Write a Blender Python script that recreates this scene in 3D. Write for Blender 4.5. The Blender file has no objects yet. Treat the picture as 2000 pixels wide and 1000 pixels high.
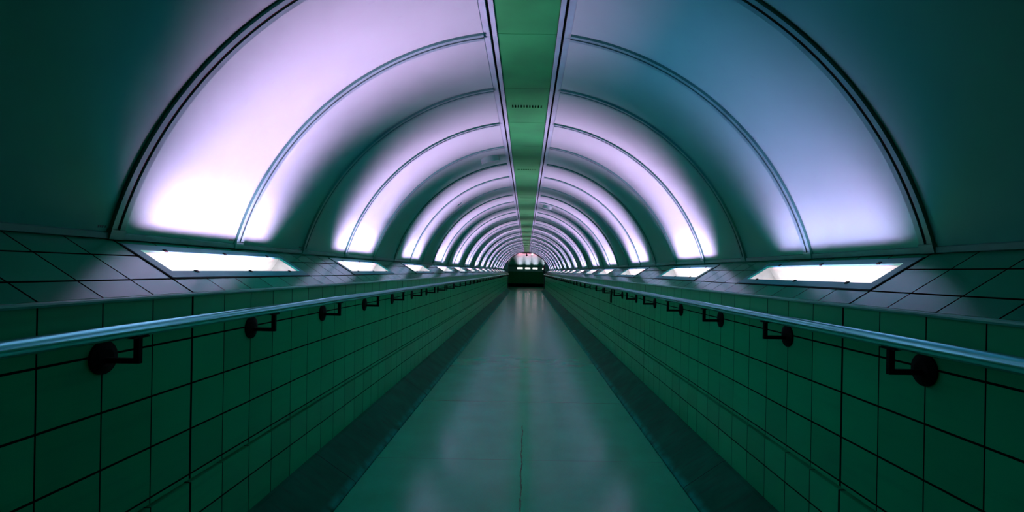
import bpy, math
from mathutils import Matrix, Vector

sc = bpy.context.scene
C = sc.collection
EYE = 1.235                     # camera height above the walkway
R = math.radians

# ------------------------------------------------------------ camera
cam_d = bpy.data.cameras.new('camera')
cam_d.lens = 18.0
cam_d.sensor_width = 36.0
cam_d.shift_x = -28.5 / 2000
cam_d.shift_y = 30.0 / 2000
cam_d.clip_start = 0.02
cam_d.clip_end = 200
cam = bpy.data.objects.new('camera', cam_d)
C.objects.link(cam)
cam.matrix_world = Matrix.Translation((0.0185, 0, EYE)) @ Matrix.Rotation(R(90), 4, 'X') @ Matrix.Rotation(R(1.0), 4, 'Z')
sc.camera = cam

# ------------------------------------------------------------ world and exposure
w = bpy.data.worlds.new('world')
sc.world = w
w.use_nodes = True
w.node_tree.nodes['Background'].inputs[0].default_value = (0.0, 0.003, 0.0015, 1)
w.node_tree.nodes['Background'].inputs[1].default_value = 1.0
sc.view_settings.view_transform = 'Standard'
sc.view_settings.look = 'None'
sc.view_settings.exposure = 0.0
sc.view_settings.gamma = 1.0
sc.view_settings.use_curve_mapping = False
sc.cycles.max_bounces = 9
sc.cycles.diffuse_bounces = 6
sc.cycles.glossy_bounces = 4
sc.cycles.use_denoising = True
sc.cycles.denoising_prefilter = 'ACCURATE'
sc.cycles.use_guiding = True
sc.cycles.use_surface_guiding = True
sc.cycles.guiding_training_samples = 32
sc.cycles.adaptive_threshold = 0.003
sc.cycles.sample_clamp_indirect = 3.0

TUBE_COLOR = (1.3, 1.08, 1.15)
TUBE_POWER = 12.0
GLOW_COLOR = (19.0, 0.94, 2.7)
HALO_COLOR = (0.0, 0.7, 3.4)
# the beams of a lamp: outward tilt, spread in degrees, watts, colour; the last is its wide blue halo
GLOW = ((0.06, 70.0, 5.4, GLOW_COLOR), (-0.60, 61.0, 8.0, GLOW_COLOR), (-0.25, 104.0, 1.5, HALO_COLOR))

# ------------------------------------------------------------ cross-section, metres from the tunnel axis and the eye level
W = 1.1925            # tiled wall
T0 = 1.466            # a wall joint on the left
TW = 0.1972           # tile width
TH = 0.165            # tile height
P = TW * 4            # bay
RIB0 = 1.862          # first arch rib in view
XS, YS = 1.490, 0.092  # springing of the vault
VR, VC = 1.543, -0.309  # vault radius and centre
XT = 0.226            # vault ends here beside the ceiling strip
YA, YB = -1.4, 32.55  # tunnel start and portal
SL = 0.629            # slope of the sill


def sill(x):
    return -0.097 + SL * (x - W)


# ------------------------------------------------------------ mesh helpers
class M:
    def __init__(s):
        s.v, s.f, s.sm = [], [], []

    def quad(s, a, b, c, d, smooth=False):
        n = len(s.v)
        s.v += [tuple(a), tuple(b), tuple(c), tuple(d)]
        s.f.append((n, n + 1, n + 2, n + 3))
        s.sm.append(smooth)

    def ngon(s, pts):
        n = len(s.v)
        s.v += [tuple(p) for p in pts]
        s.f.append(tuple(range(n, n + len(pts))))
        s.sm.append(False)

    def box(s, x0, x1, y0, y1, z0, z1):
        x0, x1 = min(x0, x1), max(x0, x1)
        n = len(s.v)
        s.v += [(x, y, z) for x in (x0, x1) for y in (y0, y1) for z in (z0, z1)]
        for f in ((0, 1, 3, 2), (4, 6, 7, 5), (0, 4, 5, 1), (2, 3, 7, 6), (0, 2, 6, 4), (1, 5, 7, 3)):
            s.f.append(tuple(n + i for i in f))
            s.sm.append(False)

    def sweep(s, prof, y0, y1, closed=True, caps=True, side=1):
        """profile (x, height over the eye) swept along the tunnel"""
        pts = [(side * x, z + EYE) for x, z in prof]
        m = len(pts)
        for i in range(m if closed else m - 1):
            (xa, za), (xb, zb) = pts[i], pts[(i + 1) % m]
            s.quad((xa, y0, za), (xb, y0, zb), (xb, y1, zb), (xa, y1, za))
        if closed and caps:
            s.ngon([(x, y0, z) for x, z in pts])
            s.ngon([(x, y1, z) for x, z in reversed(pts)])

    def arc(s, prof, a0, a1, seg, side=1, cx=0.0, cz=None):
        """closed profile (radius, y) swept along the vault circle"""
        cz = VC + EYE if cz is None else cz
        m = len(prof)
        for i in range(m):
            (ra, ya), (rb, yb) = prof[i], prof[(i + 1) % m]
            n = len(s.v)
            for k in range(seg + 1):
                a = a0 + (a1 - a0) * k / seg
                ca, sa = math.cos(a), math.sin(a)
                s.v.append((cx + side * ra * ca, ya, cz + ra * sa))
                s.v.append((cx + side * rb * ca, yb, cz + rb * sa))
            for k in range(seg):
                q = n + 2 * k
                s.f.append((q, q + 1, q + 3, q + 2))
                s.sm.append(True)
        for a in (a0, a1):
            s.ngon([(cx + side * r * math.cos(a), y, cz + r * math.sin(a)) for r, y in prof])

    def cyl(s, p0, p1, r, seg=16, r1=None, cap=True):
        p0, p1 = Vector(p0), Vector(p1)
        r1 = r if r1 is None else r1
        d = (p1 - p0).normalized()
        u = d.orthogonal().normalized()
        v = d.cross(u)
        n = len(s.v)
        for k in range(seg):
            a = 2 * math.pi * k / seg
            o = u * math.cos(a) + v * math.sin(a)
            s.v.append(tuple(p0 + o * r))
            s.v.append(tuple(p1 + o * r1))
        for k in range(seg):
            q, t = n + 2 * k, n + 2 * ((k + 1) % seg)
            s.f.append((q, t, t + 1, q + 1))
            s.sm.append(True)
        if cap:
            s.ngon([s.v[n + 2 * k] for k in range(seg)])
            s.ngon([s.v[n + 2 * k + 1] for k in reversed(range(seg))])

    def build(s, name, mat, parent=None, origin=(0, 0, 0)):
        me = bpy.data.meshes.new(name)
        ox, oy, oz = origin
        me.from_pydata([(x - ox, y - oy, z - oz) for x, y, z in s.v], [], s.f)
        me.polygons.foreach_set('use_smooth', s.sm)
        me.materials.append(mat)
        import bmesh
        bm = bmesh.new()
        bm.from_mesh(me)
        bmesh.ops.recalc_face_normals(bm, faces=bm.faces)
        bm.to_mesh(me)
        bm.free()
        me.update()
        o = bpy.data.objects.new(name, me)
        C.objects.link(o)
        if parent is None:
            o.location = origin
        else:
            o.parent = parent
        return o


def tag(o, label, cat, group=None):
    o['label'] = label
    o['category'] = cat
    if group:
        o['group'] = group
    return o


def struct(o, label=None):
    o['kind'] = 'structure'
    if label:
        o['label'] = label
    return o


def empty(name, loc):
    o = bpy.data.objects.new(name, None)
    o.empty_display_size = 0.05
    o.location = loc
    C.objects.link(o)
    return o


def copy_tree(o, parent=None, skip=()):
    c = o.copy()
    C.objects.link(c)
    if parent is not None:
        c.parent = parent
    for ch in list(o.children):
        if ch.name.split('.')[0] not in skip:
            copy_tree(ch, c, skip)
    return c


ONES = ['', 'first', 'second', 'third', 'fourth', 'fifth', 'sixth', 'seventh', 'eighth', 'ninth', 'tenth', 'eleventh',
        'twelfth', 'thirteenth', 'fourteenth', 'fifteenth', 'sixteenth', 'seventeenth', 'eighteenth', 'nineteenth']
TENS = {2: ('twentieth', 'twenty'), 3: ('thirtieth', 'thirty'), 4: ('fortieth', 'forty')}


def nth(n):
    if n < 20:
        return ONES[n]
    t, u = divmod(n, 10)
    return TENS[t][0] if u == 0 else TENS[t][1] + '-' + ONES[u]


# ------------------------------------------------------------ materials
class N:
    """small node-tree builder"""
    def __init__(s, name):
        s.m = bpy.data.materials.new(name)
        s.m.use_nodes = True
        s.t = s.m.node_tree
        s.b = s.t.nodes['Principled BSDF']

    def new(s, kind, **kw):
        n = s.t.nodes.new(kind)
        for k, v in kw.items():
            setattr(n, k, v)
        return n

    def put(s, sock, v):
        if hasattr(v, 'is_output'):
            s.t.links.new(v, sock)
        else:
            sock.default_value = v

    def math(s, op, a, b=0.0, c=0.0):
        n = s.new('ShaderNodeMath', operation=op)
        s.put(n.inputs[0], a)
        s.put(n.inputs[1], b)
        s.put(n.inputs[2], c)
        return n.outputs[0]

    def xyz(s):
        n = s.new('ShaderNodeNewGeometry')
        x = s.new('ShaderNodeSeparateXYZ')
        s.t.links.new(n.outputs['Position'], x.inputs[0])
        return n.outputs['Position'], x.outputs[0], x.outputs[1], x.outputs[2]

    def noise(s, vec, scale, detail=3, stretch=None):
        if stretch:
            mp = s.new('ShaderNodeMapping')
            s.put(mp.inputs['Vector'], vec)
            mp.inputs['Scale'].default_value = stretch
            vec = mp.outputs[0]
        n = s.new('ShaderNodeTexNoise')
        s.put(n.inputs['Vector'], vec)
        n.inputs['Scale'].default_value = scale
        n.inputs['Detail'].default_value = detail
        return n.outputs['Fac']

    def mix(s, fac, a, b):
        n = s.new('ShaderNodeMix', data_type='RGBA')
        s.put(n.inputs[0], fac)
        for sock, v in ((n.inputs[6], a), (n.inputs[7], b)):
            s.put(sock, v if hasattr(v, 'is_output') else (*v, 1))
        return n.outputs[2]

    def ramp(s, fac, lo, hi):
        n = s.new('ShaderNodeMapRange')
        n.clamp = True
        s.put(n.inputs[0], fac)
        n.inputs[1].default_value = lo
        n.inputs[2].default_value = hi
        return n.outputs[0]

    def line(s, coord, at, half):
        """1 inside a line of the given half width around coordinate `at`"""
        d = s.math('ABSOLUTE', s.math('SUBTRACT', coord, at))
        return s.math('LESS_THAN', d, half)

    def joints(s, coord, start, step, half):
        q = s.math('DIVIDE', s.math('SUBTRACT', coord, start), step)
        fr = s.math('ABSOLUTE', s.math('SUBTRACT', q, s.math('ROUND', q)))
        return s.math('LESS_THAN', fr, half / step), s.math('FLOOR', q)

    def bump(s, h, dist, strength=0.4):
        n = s.new('ShaderNodeBump')
        n.inputs['Strength'].default_value = strength
        n.inputs['Distance'].default_value = dist
        s.put(n.inputs['Height'], h)
        s.t.links.new(n.outputs[0], s.b.inputs['Normal'])

    def set(s, col=None, rough=None, metal=None, spec=None, tint=None):
        if tint:
            s.b.inputs['Specular Tint'].default_value = (*tint, 1)
        for k, v in (('Base Color', col), ('Roughness', rough), ('Metallic', metal), ('Specular IOR Level', spec)):
            if v is not None:
                s.put(s.b.inputs[k], (*v, 1) if isinstance(v, tuple) else v)
        return s.m


def plain(name, col, rough=0.5, metal=0.0, var=0.15, scale=9.0, spec=0.5, tint=(0.3, 0.9, 0.7)):
    n = N(name)
    pos, x, y, z = n.xyz()
    f = n.noise(pos, scale, 4)
    dk = tuple(c * (1 - var) for c in col)
    lt = tuple(min(1, c * (1 + var)) for c in col)
    return n.set(n.mix(n.ramp(f, 0.3, 0.7), dk, lt), rough, metal, spec, tint if metal < 0.9 else None)


def tile_mat(name, col, start, sill_rows=False, rough=0.30, tint=(0.10, 0.8, 0.55), grout=(0.002, 0.006, 0.003)):
    n = N(name)
    pos, x, y, z = n.xyz()
    v, vi = n.joints(y, start, TW, 0.0032 if sill_rows else 0.0024)
    big, _ = n.joints(y, start + 2 * TW, TW * 16, 0.0055)
    m = n.math('MAXIMUM', v, big)
    if sill_rows:
        ax = n.math('ABSOLUTE', x)
        m = n.math('MAXIMUM', m, n.line(ax, 1.268, 0.0035))
        m = n.math('MAXIMUM', m, n.line(ax, 1.396, 0.0035))
        row = n.math('ADD', n.math('GREATER_THAN', ax, 1.268), n.math('GREATER_THAN', ax, 1.396))
    else:
        h, row = n.joints(z, EYE - 0.097, TH, 0.0033)
        m = n.math('MAXIMUM', m, h)
    cv = n.new('ShaderNodeCombineXYZ')
    n.put(cv.inputs[0], vi)
    n.put(cv.inputs[1], row)
    wn = n.new('ShaderNodeTexWhiteNoise', noise_dimensions='3D')
    n.put(wn.inputs['Vector'], cv.outputs[0])
    base = n.mix(wn.outputs['Value'], tuple(c * 0.86 for c in col), tuple(c * 1.1 for c in col))
    # faint diagonal wipe marks in the glaze
    mp = n.new('ShaderNodeMapping')
    n.put(mp.inputs['Vector'], pos)
    mp.inputs['Rotation'].default_value = (R(38), 0, 0)
    mp.inputs['Scale'].default_value = (1, 1.2, 16)
    st = n.noise(mp.outputs[0], 1.6, 3)
    base = n.mix(n.math('MULTIPLY', n.ramp(st, 0.55, 0.75), 0.0 if sill_rows else 0.25), base, tuple(c * 0.55 for c in col))
    rgh = n.math('MAXIMUM', rough, n.math('MULTIPLY', m, 0.9))
    n.bump(n.math('SUBTRACT', n.math('MULTIPLY', n.noise(pos, 7, 2), 0.25), m), 0.002, 0.5)
    n.put(n.b.inputs['Specular IOR Level'], n.math('SUBTRACT', 0.36 if sill_rows else 0.16, n.math('MULTIPLY', m, 0.36 if sill_rows else 0.16)))
    return n.set(n.mix(m, base, grout), rgh, tint=tint)


def vault_mat():
    n = N('vault_enamel')
    pos, x, y, z = n.xyz()
    f = n.noise(pos, 2.5, 5)
    g = n.noise(pos, 22, 4)
    col = n.mix(n.ramp(f, 0.3, 0.7), (0.0200, 0.29, 0.18), (0.0225, 0.32, 0.20))
    col = n.mix(n.math('MULTIPLY', n.ramp(g, 0.66, 0.8), 0.25), col, (0.01, 0.20, 0.15))
    n.bump(n.noise(pos, 6, 2), 0.002, 0.08)
    return n.set(col, 0.34, 0, 0.12, (0.3, 0.8, 0.9))


def floor_mat():
    n = N('walkway_screed')
    pos, x, y, z = n.xyz()
    f = n.noise(pos, 3.0, 6)
    fine = n.noise(pos, 160, 2)
    streak = n.noise(pos, 9, 4, (1.2, 9, 1))
    col = n.mix(n.ramp(f, 0.3, 0.72), (0.0005, 0.34, 0.15), (0.001, 0.42, 0.20))
    col = n.mix(n.math('MULTIPLY', n.ramp(fine, 0.5, 0.72), 0.35), col, (0.002, 0.46, 0.26))
    # cross joints every 1.6 m-ish and a thin crack along the middle
    wob = n.math('MULTIPLY', n.math('SUBTRACT', n.noise(pos, 5, 4), 0.5), 0.03)
    j, _ = n.joints(n.math('ADD', y, n.math('MULTIPLY', wob, 0.15)), 4.84, 2.98, 0.004)
    # second, fainter set of joints
    j2, _ = n.joints(y, 3.35, 2.98, 0.003)
    cr = n.math('LESS_THAN', n.math('ABSOLUTE', n.math('ADD', x, n.math('SUBTRACT', wob, 0.006))),
                n.math('MULTIPLY', n.noise(pos, 18, 2), 0.008))
    cr = n.math('MULTIPLY', cr, n.math('LESS_THAN', y, 4.1))
    dark = n.math('MAXIMUM', j, n.math('MAXIMUM', n.math('MULTIPLY', j2, 0.6), n.math('MULTIPLY', cr, 0.95)))
    spots = n.ramp(n.noise(pos, 60, 1, (1, 2.2, 1)), 0.77, 0.79)
    dark = n.math('MAXIMUM', dark, n.math('MULTIPLY', spots, 0.5))
    col = n.mix(dark, col, (0.01, 0.05, 0.035))
    rgh = 0.2
    n.bump(n.math('ADD', n.math('MULTIPLY', fine, 0.3), n.noise(pos, 6, 3)), 0.0008, 0.2)
    return n.set(col, rgh, 0, 0.7, (0.4, 0.95, 0.8))


def kerb_mat():
    n = N('kerb_concrete')
    pos, x, y, z = n.xyz()
    f = n.noise(pos, 5, 6)
    st = n.noise(pos, 6, 5, (1, 5, 1))
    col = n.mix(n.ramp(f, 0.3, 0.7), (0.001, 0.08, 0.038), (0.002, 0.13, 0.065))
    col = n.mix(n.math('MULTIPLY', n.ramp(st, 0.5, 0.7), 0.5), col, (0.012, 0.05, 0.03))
    ax = n.math('ABSOLUTE', x)
    edge = n.math('MULTIPLY', n.ramp(ax, 0.99, 0.955), n.ramp(n.noise(pos, 12, 3), 0.3, 0.6))
    col = n.mix(n.math('MULTIPLY', edge, 0.75), col, (0.002, 0.3, 0.2))
    j, _ = n.joints(y, 2.96, 2.1, 0.003)
    col = n.mix(j, col, (0.003, 0.012, 0.008))
    n.bump(f, 0.01, 0.4)
    return n.set(col, 0.7, 0, 0.03, (0.05, 0.9, 0.5))


def emit(name, col, power):
    n = N(name)
    n.set((0.0, 0.0, 0.0), 0.5)
    n.b.inputs['Emission Color'].default_value = (*col, 1)
    n.b.inputs['Emission Strength'].default_value = power
    return n.m


MAT = dict(
    tile_l=tile_mat('wall_tile', (0.0005, 0.34, 0.12), T0),
    tile_r=tile_mat('wall_tile_right', (0.0005, 0.34, 0.12), T0 + 0.035),
    sill_l=tile_mat('sill_tile', (0.003, 0.24, 0.11), T0, True, 0.2, (0.35, 0.85, 0.75)),
    vault=vault_mat(), floor=floor_mat(), kerb=kerb_mat(),
    nosing=plain('nosing_glaze', (0.006, 0.32, 0.2), 0.3),
    rib=plain('rib_metal', (0.009, 0.20, 0.13), 0.42, 0.0),
    groove=plain('groove_rubber', (0.0002, 0.010, 0.005), 0.7, spec=0.1),
    strip=plain('strip_enamel', (0.018, 0.29, 0.20), 0.4),
    panel=plain('centre_panel_steel', (0.0014, 0.17, 0.032), 0.3, 0.0, 0.2, 5.0),
    shell=plain('shell_dark', (0.0002, 0.012, 0.006), 0.85, spec=0.1),
    frame=plain('lamp_frame_steel', (0.006, 0.22, 0.2), 0.4, 0.0),
    housing=plain('lamp_housing_white', (0.75, 0.8, 0.78), 0.5),
    tube=emit('tube_glow', TUBE_COLOR, TUBE_POWER),
    tube_dim=emit('tube_glow_dim', TUBE_COLOR, TUBE_POWER * 0.85),
    steel=plain('brushed_rail_steel', (0.14, 0.62, 0.62), 0.21, 1.0, 0.0, 2.0),
    black=plain('bracket_black', (0.0002, 0.004, 0.002), 0.6, 0.0, spec=0.05),
    dark=plain('portal_paint', (0.0006, 0.03, 0.014), 0.6),
    fartile=plain('far_wall_tile', (0.002, 0.30, 0.10), 0.5),
    plinth=plain('plinth_black', (0.001, 0.003, 0.002), 0.7, spec=0.1),
    spot=emit('spot_glow', (0.9, 1.0, 0.95), 6.0),
    hatch=plain('hatch_green', (0.0006, 0.10, 0.04), 0.8, spec=0.05),
    ink=plain('stencil_ink', (0.005, 0.02, 0.02), 0.6),
)

SIDES = ((-1, 'left'), (1, 'right'))

# ------------------------------------------------------------ floor, walls, kerbs
m = M()
m.box(-0.938, 0.938, YA, YB, -0.08, 0.0)
struct(m.build('floor', MAT['floor']), 'worn screed walkway floor with a thin central crack')

for s, side in SIDES:
    m = M()
    m.sweep([(W, -0.112), (W, -0.775), (W + 0.018, -0.775), (W + 0.018, -0.789), (W - 0.003, -0.789),
             (W - 0.003, -1.085), (W + 0.1, -1.085), (W + 0.1, -0.112)], YA, YB, side=s)
    struct(m.build('wall_' + side, MAT['tile_l' if s < 0 else 'tile_r']), 'green tiled ' + side + ' wall under the handrail')
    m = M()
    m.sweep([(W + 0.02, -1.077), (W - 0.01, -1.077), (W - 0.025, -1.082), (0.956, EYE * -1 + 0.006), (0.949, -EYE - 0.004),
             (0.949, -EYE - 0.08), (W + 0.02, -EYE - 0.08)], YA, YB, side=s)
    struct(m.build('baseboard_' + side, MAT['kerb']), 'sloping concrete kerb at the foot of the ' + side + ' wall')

m = M()
m.box(-1.3, 1.3, YA, YB, -0.12, -0.081)
struct(m.build('floor', MAT['shell']), 'dark sub floor showing in the gaps beside the walkway')

# ------------------------------------------------------------ lamps: positions along the tunnel, in tiles from RIB0
LAMP0 = T0 + 2 * TW          # 1.860
LSTART = [0, 10, 21, 32, 42, 53, 64, 74, 85, 96, 106, 117, 128, 138, 149]
LAMPS = [LAMP0 + k * TW for k in LSTART]
LLEN = 6 * TW
FX0, FX1 = 1.268, 1.462      # flange, in x
OX0, OX1 = 1.308, 1.428      # opening, in x

# ------------------------------------------------------------ sloping tiled sill with the openings for the lamps
for s, side in SIDES:
    m = M()
    dn = -0.012

    def slab(xa, xb, ya, yb):
        m.sweep([(xa, sill(xa)), (xb, sill(xb)), (xb, sill(xb) + dn), (xa, sill(xa) + dn)], ya, yb, side=s)
    slab(W, FX0 + 0.01, YA, YB)
    slab(FX1 - 0.01, XS + 0.01, YA, YB)
    cur = YA
    for y0 in LAMPS:
        slab(FX0 + 0.01, FX1 - 0.01, cur, y0 + 0.012)
        cur = y0 + LLEN - 0.012
    slab(FX0 + 0.01, FX1 - 0.01, cur, YB)
    o = m.build('trim_1' if s < 0 else 'trim_2', MAT['sill_l'])
    struct(o, 'sloping tiled sill above the ' + side + ' wall')
    m = M()
    m.sweep([(W + 0.0, -0.098), (W - 0.006, -0.098), (W - 0.010, -0.101), (W - 0.011, -0.106), (W - 0.008, -0.112),
             (W + 0.01, -0.112)], YA, YB, side=s)
    struct(m.build('trim_3' if s < 0 else 'trim_4', MAT['nosing']), 'rounded nosing tiles along the ' + side + ' sill edge')
    # channel at the springing
    m = M()
    m.sweep([(XS - 0.012, YS + 0.000), (XS - 0.014, YS + 0.020), (XS - 0.004, YS + 0.026), (XS + 0.012, YS + 0.024),
             (XS + 0.012, YS - 0.006)], YA, YB, side=s)
    struct(m.build('trim_5' if s < 0 else 'trim_6', MAT['rib']), 'low metal channel under the ' + side + ' vault panels')

# ------------------------------------------------------------ outer shell
m = M()
a_sp = math.atan2(YS - VC, XS)
m.arc([(VR + 0.13, YA), (VR + 0.16, YA), (VR + 0.16, YB), (VR + 0.13, YB)], a_sp - 0.06, math.pi - a_sp + 0.06, 48)
m.sweep([(W + 0.1, -0.13), (XS + 0.21, -0.13), (XS + 0.21, YS + 0.05), (XS + 0.23, YS + 0.05), (XS + 0.23, -0.16), (W + 0.1, -0.16)], YA, YB)
m.sweep([(W + 0.1, -0.13), (XS + 0.21, -0.13), (XS + 0.21, YS + 0.05), (XS + 0.23, YS + 0.05), (XS + 0.23, -0.16), (W + 0.1, -0.16)], YA, YB, side=-1)
struct(m.build('ceiling', MAT['shell']), 'dark outer shell behind the vault panels')

# ------------------------------------------------------------ vault panels and arch ribs, bay by bay
A0 = math.atan2(YS + 0.012 - VC, XS)
A1 = math.acos(XT / VR)
NB = int((YB - RIB0) / P) + 1     # ribs from RIB0 on
RW = 0.030                         # half width of a rib


def punch(o, cut_mesh):
    c = bpy.data.objects.new('cutter', cut_mesh)
    C.objects.link(c)
    c.location = o.location
    md = o.modifiers.new('b', 'BOOLEAN')
    md.operation = 'DIFFERENCE'
    md.object = c
    md.solver = 'EXACT'
    dg = bpy.context.evaluated_depsgraph_get()
    me = bpy.data.meshes.new_from_object(o.evaluated_get(dg))
    o.modifiers.clear()
    me.set_sharp_from_angle(angle=R(25))
    o.data = me
    bpy.data.objects.remove(c)


for s, side in SIDES:
    pan0 = rib0 = None
    lit_bays = {}
    for i in range(-4, NB + 1):
        yc = RIB0 + i * P
        if i < NB:
            # rib: two light lips with a dark groove between them, in one profile; the groove filler is a part
            if rib0 is None:
                m = M()
                r0, r1 = VR - 0.013, VR - 0.0004
                m.arc([(r0, -RW), (r0, -0.007), (r0 + 0.008, -0.007), (r0 + 0.008, 0.007), (r0, 0.007), (r0, RW),
                       (r1, RW), (r1, -RW)], A0 + 0.012, A1, 56, side=s)
                rib0 = m.build('arch_rib', MAT['rib'])
                m = M()
                m.arc([(r0 + 0.005, -0.0068), (r0 + 0.009, -0.0068), (r0 + 0.009, 0.0068), (r0 + 0.005, 0.0068)],
                      A0 + 0.02, A1, 56, side=s)
                m.build('groove_seal', MAT['groove'], rib0)
                m = M()
                m.arc([(r0 - 0.004, -RW - 0.004), (r0 - 0.004, RW + 0.004), (r1, RW + 0.004), (r1, -RW - 0.004)],
                      A0 - 0.006, A0 + 0.016, 2, side=s)
                m.build('foot_clip', MAT['rib'], rib0)
                rb = rib0
            else:
                rb = copy_tree(rib0)
            rb.location.y = yc
            if i < 0:
                tag(rb, 'dark metal arch rib out of the light before the first lit rib, %s half' % side, 'arch rib', 'unlit arch ribs near the camera, %s side' % side)
            else:
                tag(rb, 'grooved metal arch rib on the %s half of the vault, %s from the camera' % (side, nth(i + 1)),
                    'arch rib', 'arch ribs on the %s side' % side)
        # panel that ends at this rib
        y0, y1 = yc - P + RW - 0.012, yc - RW + 0.012
        if i == NB:
            y1 = YB - 0.004
            if y1 - y0 < 0.08:
                continue
        if pan0 is None or i == NB:
            m = M()
            h0, h1 = (-P / 2 + RW - 0.012, P / 2 - RW + 0.012) if pan0 is None else (-P / 2 + RW - 0.012, y1 - (yc - P / 2))
            m.arc([(VR, h0), (VR, h1), (VR + 0.008, h1), (VR + 0.008, h0)], A0, A1, 64, side=s)
            pn = m.build('vault_panel', MAT['vault'])
            if pan0 is None:
                pan0 = pn
        else:
            pn = pan0.copy()
            C.objects.link(pn)
        pn.location.y = yc - P / 2
        if i < 0:
            tag(pn, 'unlit curved vault panel beside the camera, %s side' % side, 'vault panel', 'unlit vault panels near the camera, %s side' % side)
            continue
        if i == 0:
            lab = 'dark curved vault panel on the %s edge of the picture before the first rib' % side
        else:
            near = any(l < yc - P / 2 < l + LLEN for l in LAMPS)
            lab = ('%s curved vault panel beyond the %s arch rib on the %s side' %
                   ('glowing pale' if near else 'shaded teal', nth(i), side))
        tag(pn, lab, 'vault panel', 'curved vault panels on the %s side' % side)
        if s < 0 and i < 3:          # worn stencilled number near the lower far corner, too small to read
            pm = M()
            for k, (hh, up) in enumerate(((0.010, 0), (0.009, 0.001), (0.009, 0.001), (0.008, 0.002))):
                yk = P / 2 - 0.066 + k * 0.0085 + (0.003 if k == 3 else 0) - 0.012
                a_ = 0.2865 + up / VR
                rr = VR - 0.0006
                p = [(s * rr * math.cos(q_), y_, VC + EYE + rr * math.sin(q_)) for q_, y_ in
                     ((a_, yk), (a_, yk + 0.0058), (a_ + hh / VR, yk + 0.0066), (a_ + hh / VR, yk + 0.0008))]
                m_ = pm
                m_.quad(*p)
                m_.quad(*[(x_ * 1.0003, y_, z_ + 0.0002) for x_, y_, z_ in p])
            pm.build('stencil_mark', MAT['ink'], pn)
        # slotted oval openings seen in a few panels
        for (hs, hx, hz, hy, ln, wd) in ((-1, -0.386, 1.185, 5.37, 0.10, 0.095), (1, 0.375, 1.19, 9.25, 0.09, 0.085),
                                         (-1, -0.93, 0.92, 7.15, 0.05, 0.04)):
            if hs == s and y0 < hy < y1:
                ang = math.atan2(hz - VC, abs(hx))
                cm = M()
                loc = Vector((hs * VR * math.cos(ang), hy - pn.location.y, VC + EYE + VR * math.sin(ang)))
                rad = Vector((hs * math.cos(ang), 0, math.sin(ang)))
                tan = Vector((-hs * math.sin(ang), 0, math.cos(ang)))
                yv = Vector((0, 1, 0))
                ring = [loc + tan * ln * math.cos(t) + yv * wd * math.sin(t) for t in [2 * math.pi * k / 24 for k in range(24)]]
                lo = [tuple(p - rad * 0.06) for p in ring]
                hi = [tuple(p + rad * 0.06) for p in ring]
                cme = bpy.data.meshes.new('cutter')
                cme.from_pydata(lo + hi, [], [(k, (k + 1) % 24, 24 + (k + 1) % 24, 24 + k) for k in range(24)] +
                                [tuple(reversed(range(24))), tuple(range(24, 48))])
                import bmesh
                bm = bmesh.new(); bm.from_mesh(cme); bmesh.ops.recalc_face_normals(bm, faces=bm.faces); bm.to_mesh(cme); bm.free()
                punch(pn, cme)
                pm = M()
                pm.cyl(loc + rad * 0.055, loc + rad * 0.059, ln * 1.3, 24)
                pm.build('backing_plate', MAT['hatch'], pn)
                for dd in (-1.35, 1.5, 1.75):
                    q = loc + tan * ln * dd
                    pm = M()
                    pm.cyl(q + rad * 0.002, q - rad * 0.002, 0.006, 8)
                    pm.build('screw', MAT['black'], pn)
                pn['label'] = ('%s curved vault panel with a round opening near the ceiling strip, %s side' % ('pale blue' if hy < 6 else 'distant pale', side)
                               if hy != 7.15 else 'pale curved vault panel with a small round opening halfway up the left side')

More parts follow.
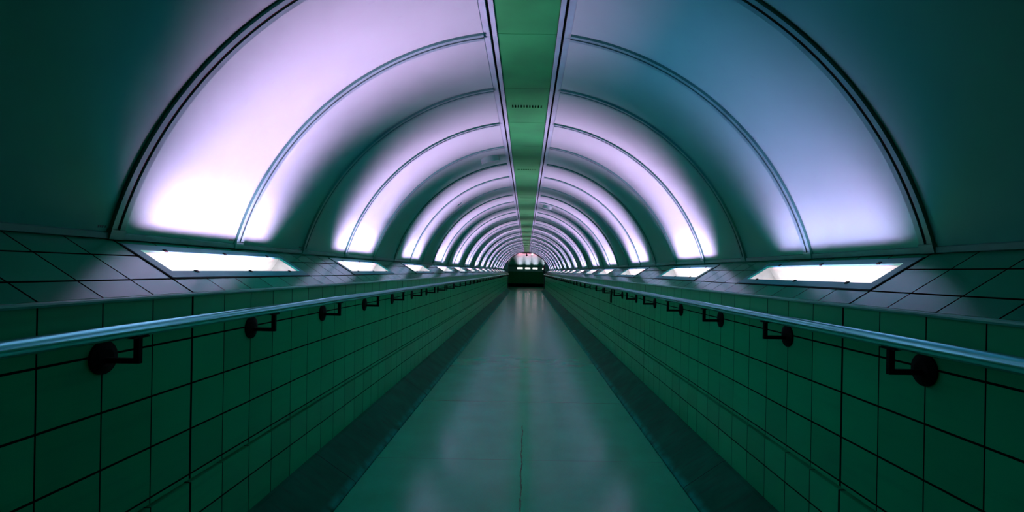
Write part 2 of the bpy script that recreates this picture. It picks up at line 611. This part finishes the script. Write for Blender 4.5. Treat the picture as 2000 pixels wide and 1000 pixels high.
# ------------------------------------------------------------ ceiling strip: centre panels, four long enamel strips, dark slots
ZC = 1.228
n_pan = 0
vent0 = plain0 = None
for i in range(-4, NB + 1):
    y0, y1 = RIB0 - 0.0 + (i - 1) * P, RIB0 + i * P
    if i == NB:
        y1 = YB
    vent = (i - 3) % 3 == 0 and i >= 0
    src = vent0 if vent else plain0
    if src is not None and i < NB:
        o = src.copy()
        C.objects.link(o)
        o.location = (0, (y0 + y1) / 2, 0)
    else:
        m = M()
        hy = (y1 - y0) / 2 - 0.0018
        z0, z1 = ZC + EYE, ZC + EYE + 0.006
        if not vent:
            m.box(-0.1535, 0.1535, -hy, hy, z0, z1)
        else:
            xs = [-0.1535]
            for k in range(11):
                c = (k - 5) * 0.0213
                xs += [c - 0.0047, c + 0.0047]
            xs.append(0.1535)
            ya_, yb_ = 0.012, 0.074
            cy = -0.02
            ys = [-hy, cy - 0.031, cy + 0.031, hy]
            for a in range(len(xs) - 1):
                for b in range(3):
                    if b == 1 and a % 2 == 1:
                        xa, xb, yA, yB = xs[a], xs[a + 1], ys[1], ys[2]
                        m.quad((xa, yA, z0), (xa, yB, z0), (xa, yB, z1), (xa, yA, z1))
                        m.quad((xb, yA, z0), (xb, yB, z0), (xb, yB, z1), (xb, yA, z1))
                        m.quad((xa, yA, z0), (xb, yA, z0), (xb, yA, z1), (xa, yA, z1))
                        m.quad((xa, yB, z0), (xb, yB, z0), (xb, yB, z1), (xa, yB, z1))
                        continue
                    m.quad((xs[a], ys[b], z0), (xs[a + 1], ys[b], z0), (xs[a + 1], ys[b + 1], z0), (xs[a], ys[b + 1], z0))
        o = m.build('ceiling_panel', MAT['panel'])
        o.location = (0, (y0 + y1) / 2, 0)
        if vent and vent0 is None:
            vent0 = o
        if not vent and plain0 is None:
            plain0 = o
    if i < 3:
        tag(o, 'plain green ceiling strip panel near the top edge of the picture' if i == 2 else 'green ceiling strip panel overhead, before the first ones in view', 'ceiling panel', 'panels of the ceiling strip')
        if i == 2:
            o['label'] = 'green ceiling strip panel cut by the top edge of the picture'
    elif vent:
        tag(o, 'green ceiling strip panel with a row of vent slots, %s vented one' % nth((i - 3) // 3 + 1), 'ceiling panel', 'panels of the ceiling strip')
    else:
        tag(o, 'plain green ceiling strip panel, %s one counted from the top of the picture' % nth(i - 1), 'ceiling panel', 'panels of the ceiling strip')

tn = 7
for s, side in SIDES:
    for (xa, xb, what) in ((0.1555, 0.179, 'narrow inner'), (0.193, 0.229, 'wide outer')):
        m = M()
        zz = ZC + EYE - 0.008
        yy = YA
        # one enamel strip, jointed at every rib
        k = -4
        while yy < YB:
            ye = min(RIB0 + (k + 0) * P + 0.02, YB)
            if ye > yy:
                m.box(s * xa, s * xb, yy, ye - 0.0018, zz, zz + 0.022)
                yy = ye
            k += 1
        struct(m.build('trim_%d' % tn, MAT['strip']), 'pale %s strip along the %s side of the ceiling panels' % (what, side))
        tn += 1
    m = M()
    m.box(s * 0.1795, s * 0.1925, YA, YB, ZC + EYE + 0.016, ZC + EYE + 0.024)
    struct(m.build('trim_%d' % tn, MAT['groove']), 'black slot between the pale strips on the %s' % side)
    tn += 1
# top cover over the strip
m = M()
m.box(-0.235, 0.235, YA, YB, ZC + EYE + 0.03, ZC + EYE + 0.05)
struct(m.build('ceiling', MAT['shell']), 'dark void above the ceiling strip')

# ------------------------------------------------------------ recessed sill lamps
ct, st_ = 1 / math.hypot(1, SL), SL / math.hypot(1, SL)


def sp(s, x, n, y):
    """point on the sill at horizontal distance x, raised n along the sill normal"""
    return (s * (x - n * st_), y, EYE + sill(x) + n * ct)


def make_lamp(s):
    root = empty('recessed_lamp', (0, 0, 0))
    L = LLEN
    e = 0.052
    # flange: four flat bars standing 4 mm above the tiles
    m = M()

    def bar(xa, xb, ya, yb, n0=-0.006, n1=0.004):
        p = [sp(s, xa, n0, ya), sp(s, xb, n0, ya), sp(s, xb, n0, yb), sp(s, xa, n0, yb),
             sp(s, xa, n1, ya), sp(s, xb, n1, ya), sp(s, xb, n1, yb), sp(s, xa, n1, yb)]
        for q in ((0, 1, 2, 3), (4, 5, 6, 7), (0, 1, 5, 4), (1, 2, 6, 5), (2, 3, 7, 6), (3, 0, 4, 7)):
            m.quad(*[p[k] for k in q])
    bar(FX0 + 0.004, OX0, 0.006, L - 0.006)
    bar(OX1, FX1, 0.006, L - 0.006)
    bar(OX0, OX1, 0.006, e)
    bar(OX0, OX1, L - e, L - 0.006)
    m.build('frame', MAT['frame'], root)
    # dark seal line around the flange
    m = M()
    bar(FX0 - 0.002, FX0 + 0.0055, 0.0, L, -0.006, 0.0025)
    bar(FX1 - 0.001, FX1 + 0.004, 0.0, L, -0.006, 0.0025)
    bar(FX0 - 0.002, FX1 + 0.004, 0.0, 0.0075, -0.006, 0.0025)
    bar(FX0 - 0.002, FX1 + 0.004, L - 0.0075, L, -0.006, 0.0025)
    m.build('seal', MAT['groove'], root)
    # housing: inner box open to the tunnel
    m = M()
    D = -0.088
    a, b, c, d = (OX0, e), (OX1, e), (OX1, L - e), (OX0, L - e)
    ring = [a, b, c, d]
    for i in range(4):
        (xa, ya), (xb, yb) = ring[i], ring[(i + 1) % 4]
        m.quad(sp(s, xa, -0.005, ya), sp(s, xb, -0.005, yb), sp(s, xb, D, yb), sp(s, xa, D, ya))
    m.quad(*[sp(s, x, D, y) for x, y in ring])
    m.build('housing', MAT['housing'], root)
    # outer skin of the housing so no light leaks behind the sill
    m = M()
    bar(OX0 - 0.004, OX1 + 0.004, e - 0.004, L - e + 0.004, D - 0.012, D - 0.002)
    m.build('back_plate', MAT['shell'], root)
    # tube and its sockets
    xt = OX1 - 0.090 * ct
    m = M()
    m.cyl(sp(s, xt, -0.066, e + 0.02), sp(s, xt, -0.066, L - e - 0.02), 0.008, 12)
    m.build('fluorescent_tube', MAT['tube'], root)
    for aim, spread, power, tone in GLOW:
        ld = bpy.data.lights.new('lamp_light', 'AREA')
        ld.shape = 'RECTANGLE'
        ld.size = 0.03
        ld.size_y = L - 2 * e - 0.17
        ld.color = tone
        ld.energy = power
        ld.spread = R(spread)
        lo = bpy.data.objects.new('lamp_light', ld)
        C.objects.link(lo)
        lo.parent = root
        lo.location = sp(s, xt, -0.045, L / 2)
        zax = Vector((-s * aim, 0, -1)).normalized()      # a light shines along its own -Z
        yax = Vector((0, 1, 0))
        lo.rotation_euler = Matrix((yax.cross(zax), yax, zax)).transposed().to_euler()
    for yy in (e + 0.004, L - e - 0.018):
        m = M()
        m.cyl(sp(s, xt, -0.066, yy), sp(s, xt, -0.066, yy + 0.014), 0.016, 12)
        m.build('lamp_holder', MAT['housing'], root)
    for f in (0.16, 0.5, 0.84):
        for xx, dx in ((OX1, 0.004), (OX0, -0.004)):
            m = M()
            bar(xx + dx - 0.006, xx + dx + 0.006, L * f - 0.009, L * f + 0.009, 0.002, 0.007)
            m.build('clip', MAT['black'], root)
    return root


for s, side in SIDES:
    proto = make_lamp(s)
    for i, y0 in enumerate(LAMPS):
        o = proto if i == 0 else copy_tree(proto, skip=() if i < 3 else ('clip', 'lamp_holder'))
        o.location.y = y0
        if i == 0:
            lab = 'long white sill lamp nearest the camera on the %s side' % side
        elif i == 1:
            lab = 'glowing white sill lamp just beyond the nearest one, %s side' % side
        else:
            lab = 'small bright sill lamp on the %s side, %s from the camera' % (side, nth(i + 1))
        tag(o, lab, 'lamp', 'lamps set in the %s sill' % side)
        if s > 0 and i == 0:
            pass

# the nearest lamp on the right burns weaker than the rest
for o in bpy.data.objects:
    if o.name.startswith('recessed_lamp') and o.get('label') == 'long white sill lamp nearest the camera on the right side':
        for ch in o.children:
            if ch.name.startswith('lamp_light'):
                ch.data = ch.data.copy()
                beam = 2 if ch.data.energy < 4 else 0 if ch.data.energy < 6 else 1
                ch.data.energy *= (0.36, 0.14, 1.1)[beam]
                ch.data.color = ((18.0, 0.9, 2.6), (4.0, 0.8, 2.4), HALO_COLOR)[beam]
            if ch.name.startswith('fluorescent_tube'):
                ch.data = ch.data.copy()
                ch.data.materials[0] = MAT['tube_dim']

# ------------------------------------------------------------ handrails with their brackets
RX, RZ, RR = 1.090, -0.186, 0.0205


def make_bracket(s):
    m = M()
    m.box(s * (W - 0.008), s * (RX - 0.008), -0.007, 0.007, EYE - 0.283, EYE - 0.268)
    m.box(s * (RX - 0.008), s * (RX + 0.008), -0.007, 0.007, EYE - 0.283, EYE + RZ - RR + 0.004)
    b = m.build('wall_bracket', MAT['black'], rail)
    m = M()
    m.cyl((s * (W + 0.001), 0, EYE - 0.268), (s * (W - 0.007), 0, EYE - 0.268), 0.048, 28)
    m.cyl((s * (W - 0.007), 0, EYE - 0.268), (s * (W - 0.014), 0, EYE - 0.268), 0.048, 28, 0.026)
    m.build('wall_plate', MAT['black'], b)
    m = M()
    m.box(s * (RX - 0.011), s * (RX + 0.011), -0.03, 0.03, EYE + RZ - RR - 0.003, EYE + RZ - RR + 0.0015)
    m.build('saddle', MAT['black'], b)
    return b


for s, side in SIDES:
    rail = empty('handrail', (0, 0, 0))
    tag(rail, 'round brushed steel handrail on black brackets along the %s wall' % side, 'handrail')
    m = M()
    m.cyl((s * RX, YA, EYE + RZ), (s * RX, YB - 0.3, EYE + RZ), RR, 32)
    m.build('rail', MAT['steel'], rail)
    br = make_bracket(s)
    y = T0 + (0.035 if s > 0 else 0.0) - 3 * P
    i = 0
    while y < YB - 0.5:
        o = br if i == 0 else copy_tree(br, rail)
        o.location.y = y
        if s > 0 and abs(y - (T0 + 0.035 + 7 * P)) < 0.1:
            m = M()
            m.box(W - 0.02, W, -0.016, 0.016, EYE - 0.41, EYE - 0.29)
            m.build('drop_plate', MAT['black'], o)
        y += P
        i += 1

# ------------------------------------------------------------ portal and the crossing passage at the far end
m = M()
yP0, yP1 = YB, YB + 0.5
hole = [(-1.16, -EYE), (-1.16, 0.76), (-0.45, 1.17), (0.43, 1.17), (1.15, 0.72), (1.15, -EYE)]
outer = [(-2.2, -EYE), (-2.2, 0.76), (-2.2, 2.0), (2.2, 2.0), (2.2, 0.72), (2.2, -EYE)]
for y in (yP0, yP1):
    for i in range(5):
        if i == 2:
            m.ngon([(hole[2][0], y, hole[2][1] + EYE), (hole[3][0], y, hole[3][1] + EYE), (2.2, y, 2.0 + EYE), (-2.2, y, 2.0 + EYE)])
        else:
            m.ngon([(p[0], y, p[1] + EYE) for p in (hole[i], hole[i + 1], outer[i + 1], outer[i])])
for i in range(5):
    (xa, za), (xb, zb) = hole[i], hole[i + 1]
    m.quad((xa, yP0, za + EYE), (xb, yP0, zb + EYE), (xb, yP1, zb + EYE), (xa, yP1, za + EYE))
struct(m.build('wall_portal', MAT['dark']), 'dark end wall with a chamfered opening')

YF = 41.0
m = M()
m.box(-7, 7, YB, YF + 0.3, -0.08, 0.0)
struct(m.build('floor', MAT['floor']), 'floor of the crossing passage beyond the opening')
m = M()
m.box(-7, 7, YF, YF + 0.2, 0.26, EYE - 0.02)
struct(m.build('wall_far', MAT['fartile']), 'dark green tiled wall of the crossing passage')
m = M()
m.box(-7, 7, YF - 0.01, YF + 0.2, 0.0, 0.26)
struct(m.build('baseboard_far', MAT['plinth']), 'black plinth of the far wall')
# far sill, with openings for the lamps
fl = [(-0.74, 0.44), (-0.10, 0.42), (0.50, 0.40), (1.28, 0.44), (-1.95, 0.44), (2.3, 0.44)]
fl.sort()
m = M()


def fsill(t, n=0.0):
    # t 0..1 up the sill, n towards the crossing passage
    return (YF + 0.30 * t - n * 0.79, EYE - 0.02 + 0.40 * t + n * 0.6)


def fslab(x0, x1, t0, t1):
    a, b = fsill(t0), fsill(t1)
    m.quad((x0, a[0], a[1]), (x1, a[0], a[1]), (x1, b[0], b[1]), (x0, b[0], b[1]))


fslab(-7, 7, 0, 0.5)
fslab(-7, 7, 0.82, 1)
cur = -7
for x0, ln in fl:
    fslab(cur, x0, 0.5, 0.82)
    cur = x0 + ln
fslab(cur, 7, 0.5, 0.82)
struct(m.build('trim_13', MAT['sill_l'].copy()), 'sloping sill of the crossing passage')
far_sill = plain('far_sill_tile', (0.03, 0.14, 0.08), 0.4)
bpy.data.objects['trim_13'].data.materials[0] = far_sill
for i, (x0, ln) in enumerate(fl):
    root = empty('recessed_lamp', (x0, YF + 0.2, EYE + 0.2))
    m = M()
    def q(x, t, n):
        y, z = fsill(t, n)
        return (x - x0, y - YF - 0.2, z - EYE - 0.2)
    pts = [(0, 0.5), (ln, 0.5), (ln, 0.82), (0, 0.82)]
    for k in range(4):
        (xa, ta), (xb, tb) = pts[k], pts[(k + 1) % 4]
        m.quad(q(x0 + xa, ta, 0), q(x0 + xb, tb, 0), q(x0 + xb, tb, -0.07), q(x0 + xa, ta, -0.07))
    m.quad(*[q(x0 + a, t, -0.07) for a, t in pts])
    m.build('housing', MAT['housing'], root)
    m = M()
    m.cyl(q(x0 + 0.02, 0.66, -0.045), q(x0 + ln - 0.02, 0.66, -0.045), 0.014, 10)
    m.build('fluorescent_tube', MAT['tube'], root)
    ld = bpy.data.lights.new('lamp_light', 'AREA')
    ld.shape = 'RECTANGLE'
    ld.size, ld.size_y = ln - 0.08, 0.03
    ld.color = (15.0, 1.3, 2.6)
    ld.energy = 5.0
    ld.spread = R(60)
    lo = bpy.data.objects.new('lamp_light', ld)
    C.objects.link(lo)
    lo.parent = root
    lo.location = q(x0 + ln / 2, 0.66, -0.03)
    lo.rotation_euler = (R(180 + 14), 0, 0)
    names = {1: 'left one of the three', 2: 'middle one of the three', 3: 'right one of the three', 4: 'half hidden one at the right edge'}
    tag(root, 'tiny lamp of the passage beyond the far opening, %s' % names.get(i, 'hidden by the opening edge'), 'lamp', 'lamps of the crossing passage')

# far vault
m = M()
seg = 24
pr = []
for k in range(seg + 1):
    a = R(8) + (R(95) - R(8)) * k / seg
    pr.append((YF - 1.35 + 1.68 * math.cos(a), EYE + 0.38 - 1.68 * math.sin(R(8)) + 1.68 * math.sin(a)))
n = len(m.v)
for y, z in pr:
    m.v += [(-7, y, z), (7, y, z)]
for k in range(seg):
    m.f.append((n + 2 * k, n + 2 * k + 1, n + 2 * k + 3, n + 2 * k + 2))
    m.sm.append(True)
struct(m.build('ceiling', MAT['vault']), 'curved vault of the crossing passage')
m = M()
m.box(-7, -2.2, YB, YB + 0.2, 0, 3.4)
m.box(2.2, 7, YB, YB + 0.2, 0, 3.4)
m.box(-7, 7, YB, pr[-1][0] + 0.02, pr[-1][1], pr[-1][1] + 0.1)
struct(m.build('wall_crossing', MAT['dark']), 'near side of the crossing passage')

# fixture hanging at the crown of the opening
root = empty('hanging_camera', (0.0, YB + 0.10, EYE + 0.999))
tag(root, 'small black fixture hanging on a bar at the crown of the far opening', 'security camera')
m = M(); m.box(-0.27, 0.27, -0.03, 0.03, 0.13, 0.17); m.build('mounting_bar', MAT['black'], root)
m = M(); m.cyl((0, 0, 0.06), (0, 0, 0.15), 0.02, 10); m.build('stem', MAT['black'], root)
m = M(); m.cyl((0, 0, 0.07), (0, 0, 0.02), 0.065, 16, 0.075); m.cyl((0, 0, 0.02), (0, 0, -0.03), 0.075, 16, 0.03); m.build('camera_body', MAT['black'], root)
root = empty('spotlight', (0.36, YB + 0.08, EYE + 1.08))
tag(root, 'tiny bright spotlight right of the hanging fixture', 'lamp')
m = M(); m.cyl((0, 0.05, 0.04), (0, -0.02, 0.0), 0.035, 12, 0.05); m.build('shade', MAT['black'], root)
m = M(); m.cyl((0, -0.0205, 0.0), (0, -0.025, -0.002), 0.046, 12); m.build('bulb', MAT['spot'], root)
root = empty('call_box', (1.12, YB - 0.12, EYE - 0.05))
tag(root, 'slim black box standing at the right edge of the far opening', 'box')
m = M(); m.box(-0.05, 0.05, -0.05, 0.05, -0.06, 0.38); m.build('body', MAT['black'], root)
m = M(); m.box(-0.06, 0.06, -0.06, 0.06, 0.38, 0.40); m.build('lid', MAT['black'], root)
